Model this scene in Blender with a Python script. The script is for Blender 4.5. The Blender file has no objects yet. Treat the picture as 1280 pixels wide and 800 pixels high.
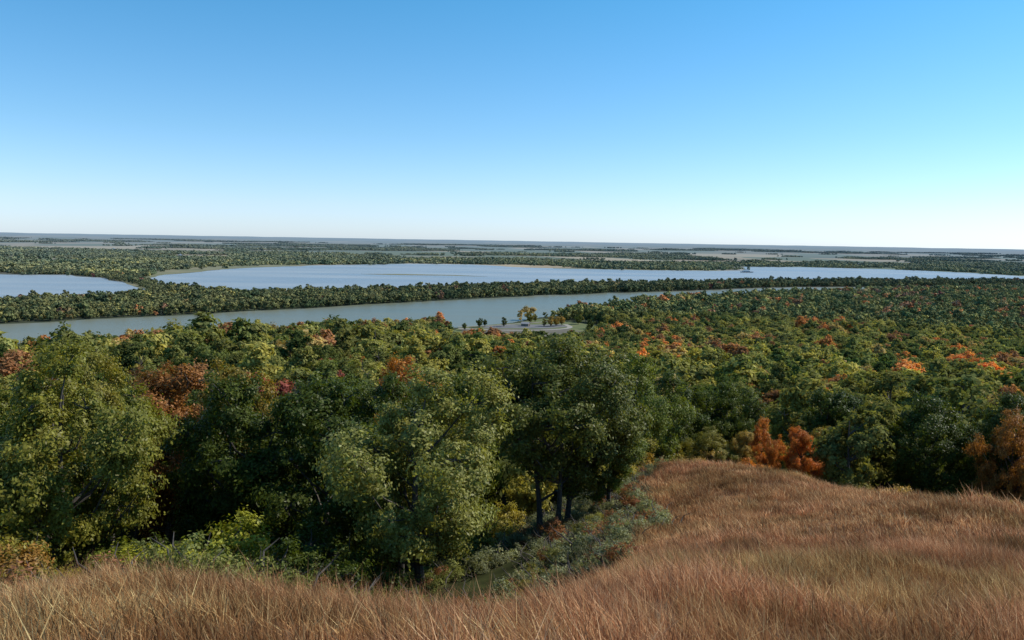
import bpy, math, numpy as np
from mathutils import Vector, Matrix
rng=np.random.default_rng(11)
scene=bpy.context.scene
SUN_AZ=math.radians(76); SUN_EL=math.radians(43)

# ---------------------------------------------------------------- noise
_lat=np.random.default_rng(3).random((256,256))
def vnoise(x,y):
    x=np.asarray(x,float); y=np.asarray(y,float)
    xi=np.floor(x).astype(int); yi=np.floor(y).astype(int)
    fx=x-xi; fy=y-yi; fx=fx*fx*(3-2*fx); fy=fy*fy*(3-2*fy)
    a=_lat[xi%256,yi%256]; b=_lat[(xi+1)%256,yi%256]; c=_lat[xi%256,(yi+1)%256]; d=_lat[(xi+1)%256,(yi+1)%256]
    return (a*(1-fx)+b*fx)*(1-fy)+(c*(1-fx)+d*fx)*fy
def fbm(x,y,o=3):
    s=0;a=.5;t=0
    for i in range(o):
        s=s+a*vnoise(x*2**i+17*i,y*2**i+31*i); t+=a; a*=.5
    return s/t
def sstep(a,b,x):
    t=np.clip((x-a)/(b-a),0,1); return t*t*(3-2*t)
def inpoly(x,y,poly):
    x=np.asarray(x,float); y=np.asarray(y,float); r=np.zeros(x.shape,bool); n=len(poly)
    for i in range(n):
        x1,y1=poly[i]; x2,y2=poly[(i+1)%n]
        if y1==y2: continue
        c=((y1>y)!=(y2>y))&(x<(x2-x1)*(y-y1)/(y2-y1)+x1)
        r^=c
    return r
def segdist(x,y,poly):
    d=np.full(np.shape(x),1e9); n=len(poly)
    for i in range(n):
        x1,y1=poly[i]; x2,y2=poly[(i+1)%n]; dx=x2-x1; dy=y2-y1
        t=np.clip(((x-x1)*dx+(y-y1)*dy)/(dx*dx+dy*dy+1e-9),0,1)
        d=np.minimum(d,np.hypot(x-x1-t*dx,y-y1-t*dy))
    return d

# ---------------------------------------------------------------- layout (metres, viewer stands at origin)
CHANNEL=[(-2500,300),(-900,520),(-386,600),(-283,640),(-193,800),(-55,905),(0,960),(41,1030),(207,1290),(474,1520),(831,1760),(1286,2000),(2500,2600),
         (2500,2800),(1415,2200),(921,1960),(687,1900),(256,1592),(-55,1363),(-270,1118),(-556,865),(-900,780),(-2500,600)]
LAKE=[(-700,1560),(-560,1400),(-444,1310),(-338,1400),(-65,1626),(297,1850),(757,2093),(1512,2350),(2600,2900),(3700,3500),(3500,3700),(2300,3100),(1828,2900),(1800,3200),(1600,3460),
      (1313,3560),(1000,3480),(860,3000),(764,2926),(461,2867),(174,2890),(0,2980),(-160,3190),(-400,3150),(-678,2810),(-851,2420),(-851,1970),(-815,1745)]
BACKWATER=[(-2600,700),(-1100,1000),(-701,1085),(-600,1180),(-590,1300),(-659,1442),(-800,1640),(-1047,1895),(-1185,1860),(-2000,1950),(-3500,1700)]
GRASS=[(-60,-40),(-60,12),(-22,16.5),(-12.9,18.5),(-7.5,21),(-3,24),(-1.2,27.5),(.8,29),(3.8,36),(7.3,50),(9.8,64),(15.5,80),(20,78),(25,67),(31,47),(60,38),(70,-40)]
CLEAR=[(-70,905),(-60,760),(-10,750),(80,770),(125,850),(112,940),(80,990),(42,1030),(0,962)]

T=[(-.643,[(8,-4.4),(20,-10.1),(27,-14),(35,-17.6),(60,-27),(100,-37),(200,-47),(300,-60),(450,-84),(620,-99)]),
   (-.3,[(8,-4.3),(22,-10.6),(28,-14),(35,-18),(48,-23),(70,-29),(100,-35),(200,-44),(300,-50),(450,-70),(620,-93),(750,-100)]),
   (-.1,[(8,-4.3),(16,-8.4),(24,-12.2),(30,-15.6),(42,-19.2),(65,-28),(100,-35),(200,-45),(300,-53),(500,-79),(700,-100)]),
   (0.03,[(8,-4.3),(20,-10.2),(28,-14.6),(36,-17.2),(54,-20.8),(75,-28),(100,-36),(300,-56),(500,-83),(700,-100)]),
   (.14,[(20,-9),(40,-15.4),(50,-18.2),(66,-21),(85,-30),(110,-37)]),
   (.21,[(8,-4.3),(30,-12.2),(50,-17.4),(75,-21.8),(95,-31),(150,-45),(300,-59),(500,-80),(780,-99)]),
   (.36,[(8,-4.3),(30,-11.8),(45,-15.3),(60,-18.2),(80,-27),(120,-40),(200,-51),(300,-62),(500,-80),(800,-98)]),
   (.643,[(9,-4.7),(25,-10),(42,-14),(60,-23),(100,-36),(150,-44),(300,-62),(500,-80),(800,-97)])]
cp=[];cz=[]
for t,l in T:
    a=math.atan(t)
    cp.append((a*2.2,math.log(3+.5))); cz.append(-1.75)
    for Y,z in l:
        r=Y*math.hypot(1,t); cp.append((a*2.2,math.log(r+3))); cz.append(z)
    for Y in (900,1200):
        cp.append((a*2.2,math.log(Y*math.hypot(1,t)+3))); cz.append(-100)
cp=np.array(cp); cz=np.array(cz,float)
def U(r): return np.where(r>1e-9,r*r*np.log(r+1e-12),0)
NC=len(cp); D=np.hypot(cp[:,None,0]-cp[None,:,0],cp[:,None,1]-cp[None,:,1])
A=np.zeros((NC+3,NC+3)); A[:NC,:NC]=U(D)+np.eye(NC)*.004; A[:NC,NC]=1; A[:NC,NC+1:]=cp; A[NC,:NC]=1; A[NC+1:,:NC]=cp.T
WTS=np.linalg.solve(A,np.concatenate([cz,[0,0,0]]))
def height(x,y):
    x=np.asarray(x,float).ravel(); y=np.asarray(y,float).ravel()
    out=np.empty(x.shape)
    for s in range(0,len(x),40000):
        X=x[s:s+40000]; Y=y[s:s+40000]
        r=np.hypot(X,Y); a=np.clip(np.arctan2(X,Y),-.68,.68)*2.2; l=np.log(np.clip(r,.5,1300)+3)
        K=U(np.hypot(a[:,None]-cp[None,:,0],l[:,None]-cp[None,:,1]))
        z=K@WTS[:NC]+WTS[NC]+a*WTS[NC+1]+l*WTS[NC+2]
        z=z+(fbm(X/4.5+50,Y/4.5+9)-.5)*.85*np.clip(r/12,0,1)+(fbm(X/30+5,Y/30+9,2)-.5)*np.clip(r/60,0,3)*1.2*(1-sstep(500,800,r))
        b=sstep(760,900,r); z=z*(1-b)-100*b
        z=np.maximum(z,-100)
        far=sstep(5500,16000,r)
        z=z+far*(fbm(X/2600+3,Y/1800+8,3)-.35)*75
        out[s:s+40000]=z
    return out

# ---------------------------------------------------------------- mesh helpers
def mesh_from(name,V,F,mats,midx=None,attrs=None,smooth=False):
    me=bpy.data.meshes.new(name)
    V=np.asarray(V,np.float32)
    if not isinstance(F,list): F=[F]
    F=[np.asarray(f,np.int32) for f in F if len(f)]
    me.vertices.add(len(V)); me.vertices.foreach_set('co',V.ravel())
    loops=np.concatenate([f.ravel() for f in F]); tot=np.concatenate([np.full(len(f),f.shape[1]) for f in F])
    st=np.concatenate([[0],np.cumsum(tot)[:-1]]).astype(np.int32)
    me.loops.add(len(loops)); me.loops.foreach_set('vertex_index',loops)
    me.polygons.add(len(tot)); me.polygons.foreach_set('loop_start',st)
    for m in mats: me.materials.append(m)
    if midx is not None: me.polygons.foreach_set('material_index',np.asarray(midx,np.int32))
    me.update(calc_edges=True)
    me.polygons.foreach_set('use_smooth',np.full(len(tot),smooth))
    if attrs:
        for k,(dom,typ,data) in attrs.items():
            at=me.attributes.new(k,typ,dom)
            at.data.foreach_set({'FLOAT':'value','INT':'value','FLOAT_COLOR':'color','FLOAT_VECTOR':'vector'}[typ],np.asarray(data,np.float32).ravel())
    me.update()
    return me
def add_obj(name,me,parent=None,loc=(0,0,0)):
    o=bpy.data.objects.new(name,me); scene.collection.objects.link(o); o.location=loc
    if parent: o.parent=parent
    return o

# ---------------------------------------------------------------- materials
def newmat(name):
    m=bpy.data.materials.new(name); m.use_nodes=True; nt=m.node_tree; nt.nodes.clear()
    out=nt.nodes.new('ShaderNodeOutputMaterial'); return m,nt,out
def N(nt,t,**k):
    nd=nt.nodes.new(t)
    for a,b in k.items(): setattr(nd,a,b)
    return nd
def mixc(nt,f,a,b,mode='MIX'):
    m=N(nt,'ShaderNodeMix',data_type='RGBA',blend_type=mode)
    for s,v in ((m.inputs['Factor'],f),(m.inputs[6],a),(m.inputs[7],b)):
        if hasattr(v,'links'): nt.links.new(v,s)
        else: s.default_value=v if isinstance(v,(int,float)) else (*v,1)[:4]
    return m.outputs[2]
def math_(nt,op,a,b=None,c=None,clamp=False):
    m=N(nt,'ShaderNodeMath',operation=op); m.use_clamp=clamp
    for i,v in enumerate((a,b,c)):
        if v is None: continue
        if hasattr(v,'links'): nt.links.new(v,m.inputs[i])
        else: m.inputs[i].default_value=v
    return m.outputs[0]
def ramp(nt,f,stops,interp='LINEAR'):
    r=N(nt,'ShaderNodeValToRGB'); r.color_ramp.interpolation=interp
    e=r.color_ramp.elements
    while len(e)<len(stops): e.new(.5)
    for i,(p,c) in enumerate(stops): e[i].position=p; e[i].color=(*c,1)
    nt.links.new(f,r.inputs[0]); return r.outputs[0]
def noise(nt,vec,scale,detail=3,rough=.5):
    t=N(nt,'ShaderNodeTexNoise'); t.inputs['Scale'].default_value=scale; t.inputs['Detail'].default_value=detail; t.inputs['Roughness'].default_value=rough
    if vec is not None: nt.links.new(vec,t.inputs['Vector'])
    return t.outputs['Fac']
def painted_haze(nt,col,L=9000.,hz=(.20,.255,.29)):  # aerial haze painted into the base colour, stronger with distance from the origin
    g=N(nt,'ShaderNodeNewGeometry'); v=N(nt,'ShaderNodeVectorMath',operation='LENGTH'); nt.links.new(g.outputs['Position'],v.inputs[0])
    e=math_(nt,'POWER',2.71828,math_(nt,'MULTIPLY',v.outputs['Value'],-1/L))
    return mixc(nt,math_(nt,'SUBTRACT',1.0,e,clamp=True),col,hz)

def leafmat(name,instancer,trans=.35):
    m,nt,out=newmat(name)
    if instancer:
        a=N(nt,'ShaderNodeAttribute',attribute_type='INSTANCER',attribute_name='tint'); base=a.outputs['Color']
    else:
        a=N(nt,'ShaderNodeObjectInfo'); base=a.outputs['Color']
    r=N(nt,'ShaderNodeAttribute',attribute_type='GEOMETRY',attribute_name='rnd')
    s=N(nt,'ShaderNodeSeparateColor'); nt.links.new(r.outputs['Color'],s.inputs[0])
    k=math_(nt,'MULTIPLY_ADD',s.outputs[0],.8,.6)
    sc=N(nt,'ShaderNodeVectorMath',operation='SCALE'); nt.links.new(base,sc.inputs[0]); nt.links.new(k,sc.inputs['Scale'])
    sh=mixc(nt,math_(nt,'MULTIPLY',s.outputs[1],.6),sc.outputs[0],mixc(nt,1.0,sc.outputs[0],(1.6,1.3,.8),'MULTIPLY'))
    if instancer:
        col=painted_haze(nt,sh); d=N(nt,'ShaderNodeBsdfDiffuse'); nt.links.new(col,d.inputs[0])
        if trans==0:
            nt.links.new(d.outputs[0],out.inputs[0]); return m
    else:
        col=mixc(nt,1.0,sh,(1.45,1.32,.85),'MULTIPLY')
        d=N(nt,'ShaderNodeBsdfPrincipled'); d.inputs['Roughness'].default_value=.45; d.inputs['Specular IOR Level'].default_value=.17
        nt.links.new(col,d.inputs['Base Color'])
    t=N(nt,'ShaderNodeBsdfTranslucent'); tc=mixc(nt,1.0,col,(1.35,1.35,.6),'MULTIPLY'); nt.links.new(tc,t.inputs['Color'])
    mx=N(nt,'ShaderNodeMixShader'); mx.inputs[0].default_value=trans
    nt.links.new(d.outputs[0],mx.inputs[1]); nt.links.new(t.outputs[0],mx.inputs[2]); nt.links.new(mx.outputs[0],out.inputs[0])
    return m
M_leaf=leafmat('leaves',False); M_leafi=leafmat('forest_leaves',True); M_leaff=leafmat('distant_leaves',True,0)
def simple(name,c1,c2,scale=3.,rough=.85,hz=False):
    m,nt,out=newmat(name); g=N(nt,'ShaderNodeNewGeometry')
    f=noise(nt,g.outputs['Position'],scale,4,.6); col=ramp(nt,f,[(.3,c1),(.7,c2)])
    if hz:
        col=painted_haze(nt,col); p=N(nt,'ShaderNodeBsdfDiffuse'); nt.links.new(col,p.inputs[0])
    else:
        p=N(nt,'ShaderNodeBsdfPrincipled'); p.inputs['Roughness'].default_value=rough; nt.links.new(col,p.inputs['Base Color'])
    nt.links.new(p.outputs[0],out.inputs[0]); return m
M_bark=simple('bark',(.035,.028,.022),(.10,.085,.07),6)
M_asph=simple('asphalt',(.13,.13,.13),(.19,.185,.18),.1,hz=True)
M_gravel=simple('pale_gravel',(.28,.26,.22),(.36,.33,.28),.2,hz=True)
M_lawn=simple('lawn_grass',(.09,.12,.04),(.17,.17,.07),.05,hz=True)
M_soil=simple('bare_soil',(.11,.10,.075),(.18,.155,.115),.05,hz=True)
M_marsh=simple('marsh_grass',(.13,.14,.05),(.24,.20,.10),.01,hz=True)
M_white=simple('white_paint',(.7,.7,.68),(.82,.82,.8),.5)
M_tan=simple('weathered_wood',(.20,.16,.12),(.28,.23,.18),.5)
M_roof=simple('metal_roof',(.22,.22,.22),(.32,.32,.32),.5)
M_hull=simple('hull_paint',(.05,.06,.07),(.1,.1,.11),.5)
M_glass=simple('dark_glass',(.02,.025,.03),(.03,.035,.04),.5,.1)

def blade_mat(name,src,trans=.35):
    m,nt,out=newmat(name)
    a=N(nt,'ShaderNodeAttribute',attribute_type='GEOMETRY',attribute_name='col'); c=a.outputs['Color']
    if src:
        b=N(nt,'ShaderNodeAttribute',attribute_type='INSTANCER',attribute_name='tint'); c=mixc(nt,1.0,c,b.outputs['Color'],'MULTIPLY')
    d=N(nt,'ShaderNodeBsdfDiffuse'); nt.links.new(c,d.inputs[0]); t=N(nt,'ShaderNodeBsdfTranslucent'); nt.links.new(c,t.inputs[0])
    mx=N(nt,'ShaderNodeMixShader'); mx.inputs[0].default_value=trans
    nt.links.new(d.outputs[0],mx.inputs[1]); nt.links.new(t.outputs[0],mx.inputs[2]); nt.links.new(mx.outputs[0],out.inputs[0]); return m
M_blade=blade_mat('prairie_grass_blades',False); M_weed=blade_mat('weed_blades',True)

# terrain material
def terrain_mat():
    m,nt,out=newmat('terrain'); g=N(nt,'ShaderNodeNewGeometry'); P=g.outputs['Position']
    a=N(nt,'ShaderNodeAttribute',attribute_type='GEOMETRY',attribute_name='zone'); s=N(nt,'ShaderNodeSeparateColor'); nt.links.new(a.outputs['Color'],s.inputs[0])
    n1=noise(nt,P,.35,5,.6); n2=noise(nt,P,9,4,.7)
    gr=ramp(nt,n1,[(.3,(.17,.085,.05)),(.55,(.26,.14,.075)),(.75,(.21,.17,.08))])
    gr=mixc(nt,math_(nt,'MULTIPLY',n2,.6),gr,(.10,.06,.035))
    fl=ramp(nt,noise(nt,P,.8,5,.65),[(.3,(.02,.022,.01)),(.6,(.045,.05,.018)),(.8,(.08,.06,.03))])
    nw=N(nt,'ShaderNodeTexNoise'); nw.inputs['Scale'].default_value=.0012; nw.inputs['Detail'].default_value=4; nt.links.new(P,nw.inputs['Vector'])
    wv=N(nt,'ShaderNodeVectorMath',operation='SCALE'); nt.links.new(nw.outputs['Color'],wv.inputs[0]); wv.inputs['Scale'].default_value=500
    av=N(nt,'ShaderNodeVectorMath',operation='ADD'); nt.links.new(P,av.inputs[0]); nt.links.new(wv.outputs[0],av.inputs[1])
    mp=N(nt,'ShaderNodeMapping'); mp.inputs['Scale'].default_value=(1/560,1/1200,0); mp.inputs['Rotation'].default_value=(0,0,.12); nt.links.new(av.outputs[0],mp.inputs[0])
    vo=N(nt,'ShaderNodeTexVoronoi',distance='CHEBYCHEV',voronoi_dimensions='2D'); vo.inputs['Scale'].default_value=1; vo.inputs['Randomness'].default_value=.9; nt.links.new(mp.outputs[0],vo.inputs['Vector'])
    sv=N(nt,'ShaderNodeSeparateColor'); nt.links.new(vo.outputs['Color'],sv.inputs[0])
    fd=ramp(nt,sv.outputs[0],[(0,(.09,.12,.04)),(.18,(.34,.235,.13)),(.34,(.10,.12,.045)),(.46,(.42,.30,.17)),(.62,(.22,.17,.09)),(.74,(.11,.13,.05)),(.86,(.48,.36,.21))],'CONSTANT')
    fd=mixc(nt,math_(nt,'MULTIPLY',noise(nt,P,.004,5,.6),.45),fd,(.14,.135,.06))
    mp2=N(nt,'ShaderNodeMapping'); mp2.inputs['Scale'].default_value=(.0009,.0022,0); nt.links.new(P,mp2.inputs[0])
    wd=ramp(nt,noise(nt,mp2.outputs[0],1,7,.65),[(.54,(0,0,0)),(.59,(1,1,1))])
    fd=mixc(nt,wd,fd,(.06,.075,.03))
    c=mixc(nt,s.outputs[1],fd,fl); c=mixc(nt,s.outputs[0],c,gr)
    c=painted_haze(nt,c)
    p=N(nt,'ShaderNodeBsdfDiffuse'); nt.links.new(c,p.inputs[0])
    nt.links.new(p.outputs[0],out.inputs[0]); return m
M_terrain=terrain_mat()
def water_mat(name,c1,c2,rough,bump):
    m,nt,out=newmat(name); g=N(nt,'ShaderNodeNewGeometry'); P=g.outputs['Position']
    mp=N(nt,'ShaderNodeMapping'); mp.inputs['Scale'].default_value=(.0016,.006,1); nt.links.new(P,mp.inputs[0])
    f=noise(nt,mp.outputs[0],1,5,.6); col=ramp(nt,f,[(.35,c1),(.65,c2)])
    p=N(nt,'ShaderNodeBsdfPrincipled'); nt.links.new(col,p.inputs['Base Color']); p.inputs['IOR'].default_value=1.33
    rr=math_(nt,'MULTIPLY_ADD',f,.4,rough-.2); nt.links.new(rr,p.inputs['Roughness'])
    b=N(nt,'ShaderNodeBump'); b.inputs['Distance'].default_value=.5; b.inputs['Strength'].default_value=bump
    nt.links.new(noise(nt,P,.25,3,.6),b.inputs['Height']); nt.links.new(b.outputs[0],p.inputs['Normal'])
    nt.links.new(p.outputs[0],out.inputs[0]); return m
M_river=water_mat('river_water',(.14,.155,.105),(.19,.20,.15),.38,.6)
M_lake=water_mat('lake_water',(.22,.26,.28),(.32,.36,.37),.42,.6)

# ---------------------------------------------------------------- terrain sheet
NR,NA=430,720
rad=np.concatenate([[0.01],np.exp(np.linspace(math.log(.6),math.log(70000),NR-1))])
ang=np.linspace(0,2*math.pi,NA,endpoint=False)
R_,A_=np.meshgrid(rad,ang,indexing='ij')
X=(R_*np.sin(A_)).ravel(); Y=(R_*np.cos(A_)).ravel(); Z=height(X,Y)
i=np.arange(NR-1)[:,None]*NA; j=np.arange(NA)[None,:]; j2=(j+1)%NA
F=np.stack([i+j,i+NA+j,i+NA+j2,i+j2],-1).reshape(-1,4)[:,::-1]
gd=segdist(X,Y,GRASS); gi=inpoly(X,Y,GRASS)
gm=np.clip(.5+np.where(gi,gd,-gd)/2.,0,1)
rr=np.hypot(X,Y); fm=1-sstep(850,1100,rr)
beltmask=(Y>0)&(rr<2500)
fm=np.maximum(fm,beltmask*.85)
zone=np.stack([gm,fm,0*gm,1+0*gm],-1).astype(np.float32)
me=mesh_from('terrain',np.stack([X,Y,Z],-1),F,[M_terrain],attrs={'zone':('POINT','FLOAT_COLOR',zone)},smooth=True)
add_obj('hillside_terrain',me)

def wobble(poly,step,amp,seed,ls=90.):
    out=[];n=len(poly)
    for k in range(n):
        a=np.array(poly[k],float);b=np.array(poly[(k+1)%n],float);L=np.linalg.norm(b-a);m=max(1,int(L/step))
        for q in range(m):
            p=a+(b-a)*q/m; w=amp*min(1,L/200)
            out.append((p[0]+(fbm(p[0]/ls+seed,p[1]/ls)-.5)*w*2,p[1]+(fbm(p[0]/ls,p[1]/ls+seed+40)-.5)*w*2))
    return out
def sheet(name,poly,z,mat):
    me=bpy.data.meshes.new(name); me.from_pydata([(x,y,z) for x,y in poly],[],[list(range(len(poly)))])
    me.materials.append(mat); me.update()
    if me.polygons[0].normal.z<0: me.flip_normals()
    return add_obj(name,me)
CH=wobble(CHANNEL,40,22,1); LK=wobble(LAKE,60,45,7); BW=wobble(BACKWATER,60,30,13)
sheet('river',CH,-99.8,M_river); sheet('lake',LK,-99.8,M_lake); sheet('backwater_lake',BW,-99.8,M_lake)
sheet('marsh',wobble([(-640,1420),(-700,1575),(-815,1745),(-851,1970),(-851,2420),(-678,2810),(-760,2900),(-1020,2500),(-980,2000),(-860,1700)],50,25,3),-99.7,M_marsh)
sheet('sandbar',wobble([(764,2926),(860,3000),(1000,3480),(900,3500),(760,3050)],50,20,5),-99.6,M_gravel)
sheet('mudflat',wobble([(150,2880),(461,2850),(764,2910),(780,2960),(461,2935),(150,2960)],50,12,9),-99.65,M_marsh)
sheet('mud_bar',wobble([(-420,2180),(-330,2160),(-180,2175),(-60,2150),(-160,2215),(-330,2225)],30,10,2),-99.6,M_marsh)
sheet('lawn',wobble([(-66,903),(-60,770),(-10,760),(70,775),(118,850),(110,930),(75,985),(42,1027),(0,957)],12,14,4,30.),-99.9,M_lawn)
sheet('bare_field',wobble([(-60,893),(-52,825),(10,815),(80,822),(92,862),(60,905),(10,893)],8,16,6,18.),-99.85,M_soil)
sheet('parking_lot',[(-38,909),(-26,895),(40,905),(66,925),(58,950),(0,938)],-99.8,M_asph)
def ribbon(name,pts,w,z,mat):
    pts=np.array(pts,float)
    for _ in range(3):
        q=[pts[0]]
        for a,b in zip(pts[:-1],pts[1:]): q+= [a*.75+b*.25,a*.25+b*.75]
        q.append(pts[-1]); pts=np.array(q)
    t=np.gradient(pts,axis=0); t/=np.linalg.norm(t,axis=1)[:,None]; nn=np.stack([-t[:,1],t[:,0]],-1)
    L=pts+nn*w/2; Rr=pts-nn*w/2; V=[(*p,z) for p in L]+[(*p,z) for p in Rr]; m=len(pts)
    me=bpy.data.meshes.new(name); me.from_pydata(V,[],[(k,m+k,m+k+1,k+1) for k in range(m-1)]); me.materials.append(mat); me.update()
    if me.polygons[0].normal.z<0: me.flip_normals()
    return add_obj(name,me)
ribbon('access_road',[(-60,888),(-20,876),(20,880),(52,893),(70,915),(64,950)],6,-99.7,M_gravel)
ribbon('shore_road',[(-62,905),(-20,925),(30,968),(58,992)],4,-99.66,M_gravel)

# ---------------------------------------------------------------- trees
def tube(pts,rads,sides=6):
    pts=np.array(pts,float); rads=np.array(rads,float); m=len(pts)
    t=np.gradient(pts,axis=0); t/=np.linalg.norm(t,axis=1)[:,None]+1e-9
    ref=np.array([1,.13,.07]); u=np.cross(t,ref); u/=np.linalg.norm(u,axis=1)[:,None]+1e-9; v=np.cross(t,u)
    a=np.linspace(0,2*math.pi,sides,endpoint=False)
    V=pts[:,None]+rads[:,None,None]*(np.cos(a)[None,:,None]*u[:,None]+np.sin(a)[None,:,None]*v[:,None]); V=V.reshape(-1,3)
    i=np.arange(m-1)[:,None]*sides; j=np.arange(sides)[None,:]; j2=(j+1)%sides
    F=np.stack([i+j,i+j2,i+sides+j2,i+sides+j],-1).reshape(-1,4)
    return V,F
def leaves(C,out,ls,rg,flat=.5,rnd_=.5):
    n=len(C); nr=rg.normal(size=(n,3))*rnd_+out+np.array([0,0,.25]); nr/=np.linalg.norm(nr,axis=1)[:,None]
    u=np.cross(nr,rg.normal(size=(n,3))); u/=np.linalg.norm(u,axis=1)[:,None]; v=np.cross(nr,u)
    s=ls*(.6+.8*rg.random(n))[:,None]
    V=np.stack([C-u*s,C-v*s*flat,C+u*s,C+v*s*flat],1).reshape(-1,3)
    F=np.arange(4*n).reshape(n,4); return V,F
def unit(v): return v/(np.linalg.norm(v,axis=1)[:,None]+1e-6)
def make_tree(name,H,R,z0,ncl,nl,ls,seed,mat,trunks=1,crs=.27,branch=True,low=0.0,sub=9):
    rg=np.random.default_rng(seed); Vs=[];Fs=[];off=0;nb=0
    def addt(p,r,s=6):
        nonlocal off,nb
        V,F=tube(p,r,s); Vs.append(V);Fs.append(F+off);off+=len(V);nb+=len(F)
    C=[]
    dirs=rg.normal(size=(6,3)); dirs/=np.linalg.norm(dirs,axis=1)[:,None]; amp=rg.uniform(-.36,.28,6)
    while len(C)<ncl:
        d=rg.normal(size=3); d/=np.linalg.norm(d)
        rad_=(.35+.65*rg.random()**.4)*(1+sum(a*max(0,d@q)**3 for a,q in zip(amp,dirs)))
        rad_*= .84
        p=np.array([d[0]*R*rad_,d[1]*R*rad_,z0+(H-z0)*.48+d[2]*(H-z0)*.5*rad_])
        if d[2]<0: p[:2]*=1-.25*abs(d[2])
        C.append(p)
    C=np.array(C); CR=R*crs*rg.uniform(.6,1.3,ncl)
    base_r=.017*H+.05
    tps=[]
    for t in range(trunks):
        ox=(rg.uniform(-1,1,2)*(.9 if trunks>1 else .05)); lean=rg.uniform(-1,1,2)*R*.18+ox*1.2
        hs=np.linspace(-1.0,H*.8,9); f=np.clip(hs/(H*.8),0,1)
        pt=np.stack([ox[0]+lean[0]*f+.12*np.sin(f*7+seed),ox[1]+lean[1]*f+.12*np.cos(f*6+seed),hs],-1)
        r=base_r*(1-.85*f)/(trunks**.4); r[0]*=1.5; r[1]*=1.15
        addt(pt,r,8); tps.append(pt)
    if branch:
        for c,cr in zip(C,CR):
            pt=tps[rg.integers(len(tps))]
            hz=max(.18*H,c[2]-np.hypot(c[0],c[1])*.75-.5); k=np.argmin(abs(pt[:,2]-min(hz,H*.72))); a=pt[k]
            mid=(a+c)/2+np.array([0,0,-.08*R])+rg.normal(size=3)*.03*R
            r0=base_r*.33; addt([a,mid,c],[r0,r0*.6,r0*.25],5)
    SC=[];SR=[];G=[];CC=[]
    for c,cr in zip(C,CR):
        ns=sub; d=rg.normal(size=(ns,3)); d/=np.linalg.norm(d,axis=1)[:,None]; d[:,2]=d[:,2]*.75+.12
        p=c+d*cr*rg.uniform(.45,1.12,(ns,1)); SC.append(p); SR.append(np.full(ns,cr)*rg.uniform(.2,.42,ns)*(9/sub)**.33); G.append(np.full(ns,rg.random())*.6+.4*rg.random(ns)); CC.append(np.repeat(c[None],ns,0))
        if branch:
            for q in p[:5]: addt([c,(c+q)/2+rg.normal(size=3)*.05,q],[.035,.025,.012],4)
    SC=np.concatenate(SC);SR=np.concatenate(SR);G=np.concatenate(G);CC=np.concatenate(CC)
    w=SR**2; idx=rg.choice(len(SC),nl,p=w/w.sum())
    P=SC[idx]+rg.normal(size=(nl,3))*SR[idx,None]*np.array([.62,.62,.48])
    P[:,2]=np.maximum(P[:,2],low)
    cen=np.array([0,0,z0+(H-z0)*.4]); o=unit(P-cen)*.45+unit(P-CC[idx])*.55+unit(P-SC[idx])*.3
    V,F=leaves(P,o,ls,rg); Vs.append(V);Fs.append(F+off)
    mi=np.concatenate([np.zeros(nb),np.ones(len(F))])
    rn=np.zeros((nb+nl,4),np.float32); rn[:,3]=1; rn[nb:,0]=rg.random(nl); rn[nb:,1]=G[idx]
    return mesh_from(name,np.concatenate(Vs),np.concatenate(Fs),[M_bark,mat],mi,{'rnd':('FACE','FLOAT_COLOR',rn)})

def protos(cname,meshes):
    c=bpy.data.collections.new(cname)
    for k,m in enumerate(meshes):
        o=bpy.data.objects.new('%s_%02d'%(cname,k),m); c.objects.link(o)
    return c
def scatter(name,P,scl,rot,tint,idx,coll):
    me=bpy.data.meshes.new(name); P=np.asarray(P,np.float32); me.vertices.add(len(P)); me.vertices.foreach_set('co',P.ravel())
    def at(k,t,d,f):
        a=me.attributes.new(k,t,'POINT'); a.data.foreach_set(f,np.asarray(d).ravel())
    at('scl','FLOAT_VECTOR',np.asarray(scl,np.float32),'vector'); at('rot','FLOAT_VECTOR',np.asarray(rot,np.float32),'vector')
    t4=np.concatenate([tint,np.ones((len(P),1))],1).astype(np.float32); at('tint','FLOAT_COLOR',t4,'color'); at('pidx','INT',np.asarray(idx,np.int32),'value')
    me.update(); o=add_obj(name,me)
    ng=bpy.data.node_groups.new(name+'_gn','GeometryNodeTree')
    ng.interface.new_socket('Geometry',in_out='INPUT',socket_type='NodeSocketGeometry'); ng.interface.new_socket('Geometry',in_out='OUTPUT',socket_type='NodeSocketGeometry')
    gi=ng.nodes.new('NodeGroupInput'); go=ng.nodes.new('NodeGroupOutput')
    ci=ng.nodes.new('GeometryNodeCollectionInfo'); ci.inputs['Collection'].default_value=coll; ci.inputs['Separate Children'].default_value=True; ci.inputs['Reset Children'].default_value=True
    ip=ng.nodes.new('GeometryNodeInstanceOnPoints'); ip.inputs['Pick Instance'].default_value=True
    def na(k,t):
        q=ng.nodes.new('GeometryNodeInputNamedAttribute'); q.data_type=t; q.inputs['Name'].default_value=k; return q.outputs['Attribute']
    er=ng.nodes.new('FunctionNodeEulerToRotation'); ng.links.new(na('rot','FLOAT_VECTOR'),er.inputs[0])
    L=ng.links.new
    L(gi.outputs[0],ip.inputs['Points']); L(ci.outputs[0],ip.inputs['Instance']); L(na('pidx','INT'),ip.inputs['Instance Index'])
    L(er.outputs[0],ip.inputs['Rotation']); L(na('scl','FLOAT_VECTOR'),ip.inputs['Scale']); L(ip.outputs[0],go.inputs[0])
    md=o.modifiers.new('instances','NODES'); md.node_group=ng
    return o

DG=(.045,.068,.02); MG=(.07,.098,.028); OL=(.135,.14,.048); YG=(.21,.20,.06); TA=(.26,.20,.085); OR=(.33,.15,.055); RU=(.20,.105,.055); RD=(.17,.055,.045)
PAL=np.array([DG,MG,OL,YG,TA,OR,RU,RD])

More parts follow.
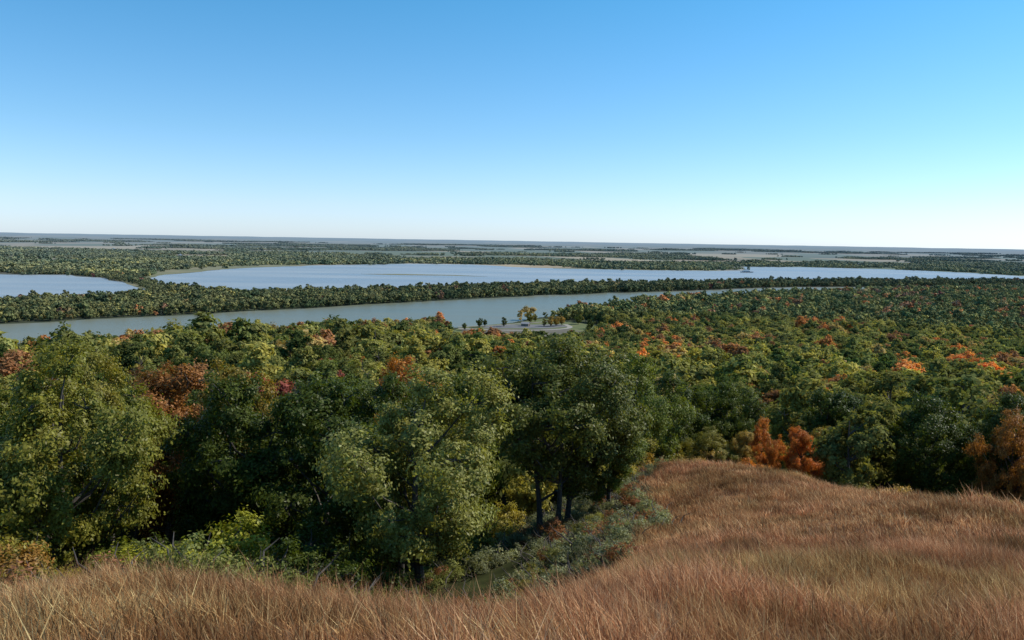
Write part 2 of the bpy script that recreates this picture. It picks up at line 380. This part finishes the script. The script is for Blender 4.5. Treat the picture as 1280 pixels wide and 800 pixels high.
hero=[make_tree('hero_a',13.3,5.6,3.2,48,80000,.092,1,M_leaf,trunks=3,sub=12,crs=.26),
      make_tree('hero_b',12.0,5.0,.8,46,80000,.092,2,M_leaf,trunks=1,sub=12,crs=.26),
      make_tree('hero_c',15.0,5.2,1.5,46,60000,.115,3,M_leaf,trunks=2),
      make_tree('hero_d',14.0,4.4,1.0,38,52000,.11,4,M_leaf,trunks=1)]
HH=[13.3,12.0,15.0,14.0]; HR=[5.6,5.0,5.2,4.4]
shr=[make_tree('shrub_a',2.6,1.9,.1,16,7000,.075,21,M_leaf,trunks=3,crs=.36),make_tree('shrub_b',3.4,2.2,.1,18,8000,.075,22,M_leaf,trunks=3,crs=.34)]
def place(name,mi,x,y,s,Rr,tint,rot):
    z=float(height([x],[y])[0]); H=-s*y-z+.3; o=add_obj(name,hero[mi],loc=(x,y,z-.1)); o.rotation_euler=(0,0,rot)
    o.scale=(Rr/HR[mi],Rr/HR[mi],H/HH[mi]); o.color=(*tint,1); print(name,round(H,1)); return o
# name, shape, x, y, (drop of crown top below eye level per metre of y), crown radius, leaf colour, rotation
HT=[('oak_tree',0,3.3,54,.100,6.6,(.08,.10,.04),.4),
 ('oak_tree',3,7.2,56,.180,2.9,MG,1.1),
 ('hickory_tree',1,-4.9,42,.160,5.7,(.15,.17,.075),.3),
 ('oak_tree',1,-24.5,42,.140,5.4,(.12,.135,.04),2.1),
 ('oak_tree',2,-17.2,50,.165,4.8,DG,2.0),
 ('oak_tree',3,-11.6,48,.172,4.5,DG,.9),
 ('maple_tree',3,-29,66,.152,5.0,RU,.2),
 ('oak_tree',2,-22,62,.155,5.0,(.15,.13,.045),.7),
 ('oak_tree',3,-14.5,64,.155,5.0,MG,4.0),
 ('oak_tree',2,-9,60,.162,4.8,DG,3.0),
 ('oak_tree',0,-5,70,.146,5.6,MG,5.0),
 ('maple_tree',3,-9.5,78,.138,4.5,(.28,.13,.045),2.2),
 ('oak_tree',1,13,84,.142,5.8,(.09,.12,.035),1.2),
 ('oak_tree',2,19.5,96,.157,5.6,DG,2.6),
 ('oak_tree',0,27,98,.163,5.6,(.06,.085,.025),.6),
 ('oak_tree',3,9.5,75,.20,3.8,OL,3.6),
 ('maple_tree',1,27.0,84,.222,2.3,(.30,.13,.05),1.2),
 ('maple_tree',3,30.0,80,.228,2.0,(.34,.14,.055),2.2),
 ('maple_tree',3,24.6,83,.235,1.7,TA,5.2),
 ('oak_tree',1,21.6,83,.235,3.0,OL,4.2),
 ('oak_tree',3,33,84,.225,3.2,(.17,.14,.045),4.6),
 ('oak_tree',2,41,77,.183,4.6,DG,.1),
 ('oak_tree',0,47.5,73,.165,5.2,(.05,.072,.022),1.9),
 ('maple_tree',1,44,68,.205,3.2,(.20,.10,.04),3.9),
 ('oak_tree',3,37,90,.172,4.5,DG,3.1),
 ('oak_tree',1,50,62,.185,4.4,DG,5.1),
 ('oak_tree',0,-33,47,.150,5.2,(.09,.11,.032),4.4),
 ('oak_tree',1,-31,56,.150,5,OL,1.4)]
for t in HT: place(*t)
def shrub(name,k,x,y,s,tint,sz=1.):
    z=float(height([x],[y])[0]); o=add_obj(name,shr[k],loc=(x,y,z-.15)); o.rotation_euler=(0,0,rng.random()*6); o.scale=(s,s,s*sz); o.color=(*tint,1)
SH=[(-16.5,36,1.4,(.20,.23,.05)),(-14.4,38,1.5,(.17,.20,.045)),(-18.5,37,1.2,(.12,.15,.04)),(-12,34,1.1,DG),(-20,31,1.0,(.14,.12,.045)),(-22.5,33,1.2,(.19,.12,.05)),(-18.2,31.5,.9,YG),
 (-24,36,1.4,OL),(-15,31,.8,OL),(-10,33,1.1,DG),(-7.5,33,1,DG),(-25,30,1.0,TA),(-27,32,1.2,OL),(-12.8,30,.8,(.1,.13,.04)),(-20.5,41,1.6,DG),(-9.5,39,1.4,DG),(-7,38,1.1,DG),
 (-2.2,50,.8,MG),(-2.5,57,1.2,OL),(-.5,58,1.0,YG),(7.5,60,.8,OL),(8.5,66,1.0,YG),(10,70,1.2,OL),(13,79,1.3,TA),(15,82,1.2,OL),(17.5,82,1.1,YG),(20,81,1.2,TA),(24,76,.9,OR),(27,75,1.0,TA),(31,72,1.1,OL),(29,76,1.2,(.16,.13,.04)),(34,70,1.1,TA),(36,66,1.1,OL),(38,60,1.0,TA),(0.8,36,.45,OL),(2.6,41,.4,(.15,.17,.09)),(1.6,39,.45,OL),(4.6,45,.5,OL),(5.6,50,.5,(.16,.18,.09))]
for k,(x,y,s,t) in enumerate(SH): shrub('shrub',k%2,x,y,s,t)
for x,y,s in [(3.4,33.2,.34),(2.8,31.8,.3),(4.9,36.5,.36),(2.2,30.6,.3),(6.0,40.5,.32),(4.4,34.6,.26),(5.4,34.2,.3),(3.9,31.2,.26),(2.7,29.0,.25),(6.9,42.5,.3),(1.5,28.4,.26)]: shrub('sumac_shrub',0,x,y,s,(.13,.045,.04),.9)

# forest prototypes
Bp=[make_tree('forest_tree_b%d'%k,13.5,rng.uniform(4.0,5.6),1.5,26,9000,.25,40+k,M_leafi,crs=.29) for k in range(6)]
Cp=[make_tree('forest_tree_c%d'%k,13.5,rng.uniform(4.0,5.8),1.0,18,2400,.48,60+k,M_leafi,crs=.33,branch=False) for k in range(6)]
Dp=[make_tree('forest_tree_d%d'%k,13.5,rng.uniform(4.6,6.2),.5,11,520,1.0,80+k,M_leaff,crs=.38,branch=False) for k in range(5)]
Sp=[make_tree('weed_bush%d'%k,1.1,.7,.05,10,900,.05,180+k,M_leafi,trunks=2,crs=.4,branch=False) for k in range(3)]
def make_grove(seed):
    rg=np.random.default_rng(seed); P=[];G=[];O=[]
    for k in range(38):
        x,y=rg.normal(0,32,2); h=rg.uniform(5,13); d=rg.normal(size=(44,3)); d/=np.linalg.norm(d,axis=1)[:,None]
        P.append(np.array([x,y,h*.55])+d*np.array([6.5,6.5,h*.5])*rg.uniform(.6,1.1,(44,1))); G.append(np.full(44,rg.random())); O.append(d)
    P=np.concatenate(P);P[:,2]=np.maximum(P[:,2],.3);G=np.concatenate(G);O=np.concatenate(O)
    V,F=leaves(P,O,2.4,rg,.7); rn=np.ones((len(P),4),np.float32); rn[:,0]=rg.random(len(P))*.6+G*.4; rn[:,1]=G
    return mesh_from('grove_%d'%seed,V,F,[M_bark,M_leaff],np.ones(len(F)),{'rnd':('FACE','FLOAT_COLOR',rn)})
Gp=[make_grove(k) for k in range(4)]
cB=protos('wood_near',Bp); cC=protos('wood_mid',Cp); cD=protos('wood_far',Dp); cG=protos('wood_grove',Gp); cS=protos('weed_bush',Sp)

def jgrid(x0,x1,y0,y1,s):
    gx=np.arange(x0,x1,s); gy=np.arange(y0,y1,s); a,b=np.meshgrid(gx,gy); a=a.ravel()+rng.uniform(-.45,.45,a.size)*s; b=b.ravel()+rng.uniform(-.45,.45,b.size)*s; return a,b
def water(x,y,m=0):
    r=np.zeros(x.shape,bool)
    for p in (CH,LK,BW):
        r|=inpoly(x,y,p)
    return r
heroxy=np.array([(t[2],t[3]) for t in HT])
def tints(x,y,autumn):
    n=len(x); a=fbm(x/55+3,y/55+7,3)+rng.normal(size=n)*.08; out=np.empty((n,3))
    u=rng.random(n)
    base=np.clip((fbm(x/35+30,y/35,2)-.18)*2.0+rng.normal(size=n)*.34,0,1)
    g=np.array(DG)[None]*(1-base[:,None])+np.array(OL)[None]*base[:,None]
    out[:]=g
    m=u<.20*autumn+.05; out[m]=np.array(YG)*.92
    m=(a>.60)&(rng.random(n)<.6*autumn); out[m]=PAL[rng.choice([4,6,4,5,3,5,6],m.sum())]
    m=(rng.random(n)<.042*autumn); out[m]=PAL[rng.choice([5,6,7,4,4,6],m.sum())]
    out*=rng.uniform(.75,1.3,(n,1)); return out
def dof(name,x,y,coll,np_,autumn,hs=1.0,hsd=.16,bright=1.):
    z=height(x,y); n=len(x); s=rng.normal(1,hsd,n).clip(.45,1.7)*hs
    scl=np.stack([s*rng.uniform(.85,1.15,n),s*rng.uniform(.85,1.15,n),s**.85],-1); rot=np.zeros((n,3)); rot[:,2]=rng.random(n)*6.28
    scatter(name,np.stack([x,y,z-.3],-1),scl,rot,tints(x,y,autumn)*bright,rng.integers(0,np_,n),coll); print(name,n)
x,y=jgrid(-700,900,20,1000,8.4); r=np.hypot(x,y); b=np.abs(np.arctan2(x,y))
hd=np.min(np.hypot(x[:,None]-heroxy[None,:,0],y[:,None]-heroxy[None,:,1]),1)
gdist=np.where(inpoly(x,y,GRASS),0,segdist(x,y,GRASS))
near_ok=((r>66)&~((x>38)&(r<95)))|((x<-30)&(y>22))|((x>55)&(y>50))
ok=(b<.80)&near_ok&(gdist>7)&(hd>4.5)&~inpoly(x,y,CLEAR)&~water(x,y)&(r<1000)
m=ok&(r<230); dof('hillside_forest',x[m],y[m],cB,6,1.0,1.08,.26,1.35)
m=ok&(r>=230); dof('woodland',x[m],y[m],cC,6,1.0,1.08,.32,1.6)
x,y=jgrid(-1200,2900,900,3000,11.5); r=np.hypot(x,y); b=np.abs(np.arctan2(x,y))
ok=(b<.76)&(r>=1000)&~water(x,y)&~inpoly(x,y,CLEAR)
near_side=[(-900,300)]+CHANNEL[1:13]+[(2900,2500),(2900,300)]
belt=[(-2500,600)]+CHANNEL[::-1][1:10]+[(2500,2810)]+[(2600,2900),(1512,2350),(757,2093),(297,1850),(-65,1626),(-338,1400),(-444,1310),(-560,1400),(-600,1420),(-620,1420),(-600,1180),(-701,1085),(-1100,1000),(-2600,700)]
m=ok&inpoly(x,y,near_side); dof('floodplain_forest',x[m],y[m],cD,5,.55,1.05,.32,1.75)
x2,y2=jgrid(-1200,2600,600,2900,9.5); m=inpoly(x2,y2,belt)&~water(x2,y2)&(np.abs(np.arctan2(x2,y2))<.85); dof('peninsula_forest',x2[m],y2[m],cD,5,.12,1.0,.32,1.25)
spit=[(-560,1290),(-640,1420),(-700,1570),(-815,1745),(-900,2000),(-1000,2100),(-1250,2050),(-1185,1880),(-1047,1900),(-800,1645),(-665,1450),(-600,1300)]
x2,y2=jgrid(-1400,-500,1200,2200,9.5); m=inpoly(x2,y2,spit)&~water(x2,y2); dof('spit_trees',x2[m],y2[m],cD,5,.1,.75,.2,1.3)
x,y=jgrid(-9000,9000,1700,11500,70); r=np.hypot(x,y); b=np.abs(np.arctan2(x,y))
shore=segdist(x,y,LAKE)
nz=fbm(x/1000+2,y/600+11,5)
mar=[(-640,1420),(-700,1575),(-815,1745),(-851,1970),(-851,2420),(-678,2810),(-760,2900),(-1020,2500),(-980,2000),(-860,1700)]
ok=(b<.72)&~water(x,y)&~inpoly(x,y,belt)&~inpoly(x,y,near_side)&(shore>60)&~inpoly(x,y,mar)&(segdist(x,y,BACKWATER)>50)&~((y<2900)&(x>-600))
thr=.535+.055*np.clip((r-3300)/2500,0,1.6)
m=ok&((nz+rng.normal(size=len(x))*.02>thr)|((shore<380)&(nz>.40))|(rng.random(len(x))<.008))
dof('distant_woods',x[m],y[m],cG,4,0.0,1.0,.28,1.5)

for k,(x,y,h,t) in enumerate([(-37,905,11,DG),(-31,912,9,DG),(-9,915,12,DG),(22,965,13,OL),(28,972,11,OL),(45,925,13,TA),(52,930,12,(.22,.17,.06)),(59,935,12,TA),(38,925,10,OL),(90,905,12,DG),(-52,870,9,MG),(84,870,10,MG),(80,955,12,MG),(100,890,11,OL),(66,985,12,DG)]):
    o=add_obj('shade_tree',hero[1+k%3],loc=(x,y,-100)); o.color=(*t,1); s=h/HH[1+k%3]; o.scale=(s,s,s); o.rotation_euler=(0,0,k)

# ---------------------------------------------------------------- prairie grass
RST=np.array([0,.4,.7,1.]); RC=np.array([(.20,.095,.053),(.36,.188,.105),(.51,.325,.19),(.73,.57,.37)])
def rcol(u): return np.stack([np.interp(u,RST,RC[:,k]) for k in range(3)],-1)
def gt(x,y):
    p=fbm(x/5.5+40,y/5.5+3,3)[:,None]; q=fbm(x/1.3+10,y/1.3+33,3)[:,None]; w=fbm(x/12+70,y/9+1,3)[:,None]; v=fbm(x/3+20,y/2+61,3)[:,None]
    c=np.ones((len(x),3))*np.array([[1.06,.91,.78]])
    k=sstep(.5,.66,p)*.7; c=c*(1-k)+np.array([[.88,1.0,.66]])*k
    k=sstep(.48,.66,w)*.6; c=c*(1-k)+np.array([[1.12,1.13,.88]])*k
    k=sstep(.52,.66,v)*.8; c=c*(1-k)+np.array([[.60,.56,.40]])*k
    return c*(.35+1.4*q)*rng.uniform(.75,1.25,(len(x),1))
def grass(name,x,y,nb,h,spread,w,lean):
    n=len(x); z=height(x,y); e=.25; gx=(height(x+e,y)-z)/e; gy=(height(x,y+e)-z)/e
    hs=(.2+1.6*fbm(x/1.8+9,y/1.8+4,3))*rng.uniform(.6,1.3,n); tc=gt(x,y)
    N_=n*nb; I=np.repeat(np.arange(n),nb)
    a=rng.random(N_)*6.28; rr=spread*rng.random(N_)**.6; dx=rr*np.cos(a); dy=rr*np.sin(a)
    B=np.stack([x[I]+dx,y[I]+dy,z[I]+gx[I]*dx+gy[I]*dy-.04],-1)
    hh=h*rng.uniform(.35,1.2,N_)*hs[I]; la=rng.normal(2.9,1.3,N_); ln=hh*lean*rng.uniform(.2,1.9,N_); L=np.stack([np.cos(la)*ln,np.sin(la)*ln],-1)
    wa=rng.random(N_)*3.14; ww=w*rng.uniform(.6,1.3,N_); Wd=np.stack([np.cos(wa)*ww,np.sin(wa)*ww,0*ww],-1)
    M=B.copy(); M[:,:2]+=L*.3; M[:,2]+=hh*.55; Tt=B.copy(); Tt[:,:2]+=L; Tt[:,2]+=hh*.93
    V=np.stack([B-Wd*.7,B+Wd*.7,M+Wd,M-Wd,Tt],1).reshape(-1,3); o=np.arange(N_)*5
    Q=np.stack([o,o+1,o+2,o+3],-1); Tr=np.stack([o+3,o+2,o+4],-1)
    u=rng.random(N_)**1.2; c1=rcol(u*.68)*tc[I]; c2=rcol(np.minimum(1,u*.72+.22))*tc[I]
    col=np.concatenate([c1,c2]); col=np.concatenate([col,np.ones((len(col),1))],1)
    me=mesh_from(name,V,[Q,Tr],[M_blade],attrs={'col':('FACE','FLOAT_COLOR',col)}); print(name,N_); return add_obj(name,me)
x,y=jgrid(-26,32,2.5,32,.28); r=np.hypot(x,y); b=np.abs(np.arctan2(x,y)); m=inpoly(x,y,GRASS)&(b<.80)&(r<31); x=x[m];y=y[m]; grass('prairie_grass',x,y,34,.52,.2,.0045,.4)
x,y=jgrid(-10,50,18,84,.5); r=np.hypot(x,y); b=np.abs(np.arctan2(x,y)); m=inpoly(x,y,GRASS)&(b<.80)&(r>=28); x=x[m];y=y[m]; grass('hill_prairie_grass',x,y,38,.52,.45,.012,.4)
def tuft(seed,nb,h,spread,w,lean=.25):
    rg=np.random.default_rng(seed); V=[];F=[];rn=[];o=0
    for k in range(nb):
        a=rg.random()*6.28; rr_=spread*rg.random()**.6; bx,by=rr_*math.cos(a),rr_*math.sin(a); hh=h*rg.uniform(.35,1.15); la=rg.random()*6.28; ln=hh*lean*rg.uniform(.2,1.8); wa=rg.random()*3.14; ww=w*rg.uniform(.6,1.3)
        dx,dy=math.cos(wa)*ww,math.sin(wa)*ww; lx,ly=math.cos(la)*ln,math.sin(la)*ln
        for q,f in ((0,.7),(.45,.9),(.8,.75),(1,.1)):
            px,py,pz=bx+lx*q*q,by+ly*q*q,hh*q*(1-.12*q)-(.05 if q==0 else 0)
            V+=[(px-dx*f,py-dy*f,pz),(px+dx*f,py+dy*f,pz)]
        u=rg.random()
        for s in range(3):
            F.append((o+2*s,o+2*s+1,o+2*s+3,o+2*s+2)); rn.append((*rcol(np.array([u*.6+.1*s]))[0],1))
        o+=8
    return mesh_from('tuft_%d'%seed,V,np.array(F),[M_weed],attrs={'col':('FACE','FLOAT_COLOR',np.array(rn,np.float32))})
cW=protos('weed',[tuft(140+k,40,.6,.4,.02,.6) for k in range(3)])
x,y=jgrid(-30,16,12,72,.55); d=segdist(x,y,GRASS[:12]); ins=inpoly(x,y,GRASS); m=(np.where(ins,d<.9+1.5*fbm(x/2,y/2),d<3.2))&(y>12)&(np.abs(np.arctan2(x,y))<.8)&(rng.random(len(x))<.6); x=x[m];y=y[m]; nn_=len(x)
wt=np.where((x>-1.5)[:,None],np.array([[.5,.9,.9]]),np.array([[.48,.88,.55]]))*rng.uniform(.5,1.2,(nn_,1))
rot=np.zeros((nn_,3)); rot[:,2]=rng.random(nn_)*6.28; s=rng.uniform(.7,1.3,nn_)
scatter('weeds',np.stack([x,y,height(x,y)],-1),np.stack([np.ones(nn_),np.ones(nn_),s],-1),rot,wt,rng.integers(0,3,nn_),cW)
x,y=jgrid(-30,16,12,72,.9); d=segdist(x,y,GRASS[:12]); ins=inpoly(x,y,GRASS); m=(np.where(ins,d<.4+4.2*(fbm(x/2.5+8,y/2.5)-.22),d<4.5))&(y>12)&(np.abs(np.arctan2(x,y))<.8)&(rng.random(len(x))<.8); x=x[m];y=y[m]; nn_=len(x)
tt=np.where((x>-2)[:,None],np.array([[.21,.23,.145]]),np.array([[.17,.19,.07]]))*rng.uniform(.6,1.25,(nn_,1)); k=rng.random(nn_)<.18; tt[k]=np.array([.24,.12,.07])
s=rng.uniform(.6,1.3,nn_); rot=np.zeros((nn_,3)); rot[:,2]=rng.random(nn_)*6
scatter('ravine_undergrowth',np.stack([x,y,height(x,y)-.05],-1),np.stack([s,s,s*rng.uniform(.6,1.1,nn_)],-1),rot,tt,rng.integers(0,3,nn_),cS)

# ---------------------------------------------------------------- boat, sheds
def prism(name,prof,y0,y1,mat,parent,axis='y'):
    n=len(prof); V=[(p[0],y0,p[1]) for p in prof]+[(p[0],y1,p[1]) for p in prof]
    F=[tuple(range(n))[::-1],tuple(range(n,2*n))]+[(k,(k+1)%n,n+(k+1)%n,n+k) for k in range(n)]
    me=bpy.data.meshes.new(name); me.from_pydata(V,[],F); me.materials.append(mat); me.update()
    o=bpy.data.objects.new(name,me); scene.collection.objects.link(o); o.parent=parent; return o
bt=bpy.data.objects.new('river_towboat',None); scene.collection.objects.link(bt); bt.location=(822,2800,-99.8); bt.rotation_euler=(0,0,.15)
prism('hull',[(-22,.0),(18,.0),(24,2.6),(-24,2.6)],-5,5,M_hull,bt)
prism('deckhouse',[(-16,2.6),(10,2.6),(10,5.6),(-16,5.6)],-4,4,M_white,bt)
prism('upper_deck',[(-12,5.6),(6,5.6),(6,8.4),(-12,8.4)],-3.4,3.4,M_white,bt)
prism('pilothouse',[(-3,8.4),(4,8.4),(4.6,11.4),(-3,11.4)],-2.4,2.4,M_white,bt)
prism('pilothouse_windows',[(-2.6,9.4),(4.35,9.4),(4.5,10.8),(-2.6,10.8)],-2.43,2.43,M_glass,bt)
prism('deckhouse_windows',[(-15,3.6),(9,3.6),(9,4.7),(-15,4.7)],-4.04,4.04,M_glass,bt)
prism('funnel',[(-9,8.4),(-7,8.4),(-7.3,12),(-8.7,12)],-.8,.8,M_hull,bt)
def shed(name,x,y,z,w,l,h,rot,wm):
    e=bpy.data.objects.new(name,None); scene.collection.objects.link(e); e.location=(x,y,z); e.rotation_euler=(0,0,rot)
    prism('walls',[(-w/2,0),(w/2,0),(w/2,h),(0,h+w*.28),(-w/2,h)],-l/2,l/2,wm,e)
    prism('roof',[(-w/2-.5,h-.1),(0,h+w*.28+.15),(w/2+.5,h-.1),(w/2+.5,h+.15),(0,h+w*.28+.45),(-w/2-.5,h+.15)],-l/2-.5,l/2+.5,M_roof,e)
    prism('door',[(-w*.2,.05),(w*.2,.05),(w*.2,h*.8),(-w*.2,h*.8)],-l/2-.06,-l/2-.02,M_glass,e)
    prism('window',[(w*.28,h*.4),(w*.42,h*.4),(w*.42,h*.75),(w*.28,h*.75)],-l/2-.06,-l/2-.02,M_glass,e)
shed('white_barn',700,1060,-100,14,24,9,.7,M_white)
shed('picnic_shelter',16,925,-99.79,6,9,2.8,1.2,M_tan)
for x,y in [(1700,3900),(2300,4300),(-1500,3600),(-2400,4800)]: shed('farm_barn',x,y,-100,18,34,8,.4,M_white)

# ---------------------------------------------------------------- sky, sun, camera
w=bpy.data.worlds.new("World"); scene.world=w; w.use_nodes=True; nt=w.node_tree; nt.nodes.clear()
sk=nt.nodes.new('ShaderNodeTexSky'); sk.sky_type='NISHITA'; sk.sun_disc=False; sk.sun_elevation=SUN_EL; sk.sun_rotation=SUN_AZ; sk.altitude=200; sk.air_density=1.0; sk.dust_density=.3; sk.ozone_density=1.6
tc=nt.nodes.new('ShaderNodeTexCoord'); sx=nt.nodes.new('ShaderNodeSeparateXYZ'); nt.links.new(tc.outputs['Generated'],sx.inputs[0])
zz=math_(nt,'MULTIPLY',sx.outputs[2],2.0,clamp=True)
cr=ramp(nt,zz,[(0,(.43,.54,.82)),(.08,(.42,.52,.74)),(.25,(.33,.50,.63)),(.58,(.20,.50,.62)),(1,(.2,.44,.56))])
cm=mixc(nt,1.0,sk.outputs[0],cr,'MULTIPLY')
bg=nt.nodes.new('ShaderNodeBackground'); wo=nt.nodes.new('ShaderNodeOutputWorld')
bg.inputs[1].default_value=.15
cm2=nt.nodes.new('ShaderNodeVectorMath'); cm2.operation='SCALE'; cm2.inputs['Scale'].default_value=1.75; nt.links.new(cm,cm2.inputs[0])
nt.links.new(cm2.outputs[0],bg.inputs[0]); nt.links.new(bg.outputs[0],wo.inputs[0])
sl=bpy.data.lights.new('sun','SUN'); sl.energy=5.0; sl.angle=math.radians(.53); sl.color=(1,.95,.86)
so=bpy.data.objects.new('sun',sl); scene.collection.objects.link(so)
S=Vector((math.sin(SUN_AZ)*math.cos(SUN_EL),math.cos(SUN_AZ)*math.cos(SUN_EL),math.sin(SUN_EL))); so.rotation_euler=S.to_track_quat('Z','Y').to_euler()
cd=bpy.data.cameras.new('camera'); cd.lens=28; cd.sensor_width=36; cd.clip_end=120000; cd.clip_start=.1
co=bpy.data.objects.new('camera',cd); scene.collection.objects.link(co)
co.matrix_world=Matrix.Rotation(math.radians(90-5.74),4,'X')@Matrix.Rotation(math.radians(.95),4,'Z')
scene.camera=co
scene.view_settings.view_transform='Standard'; scene.view_settings.look='None'; scene.view_settings.exposure=0
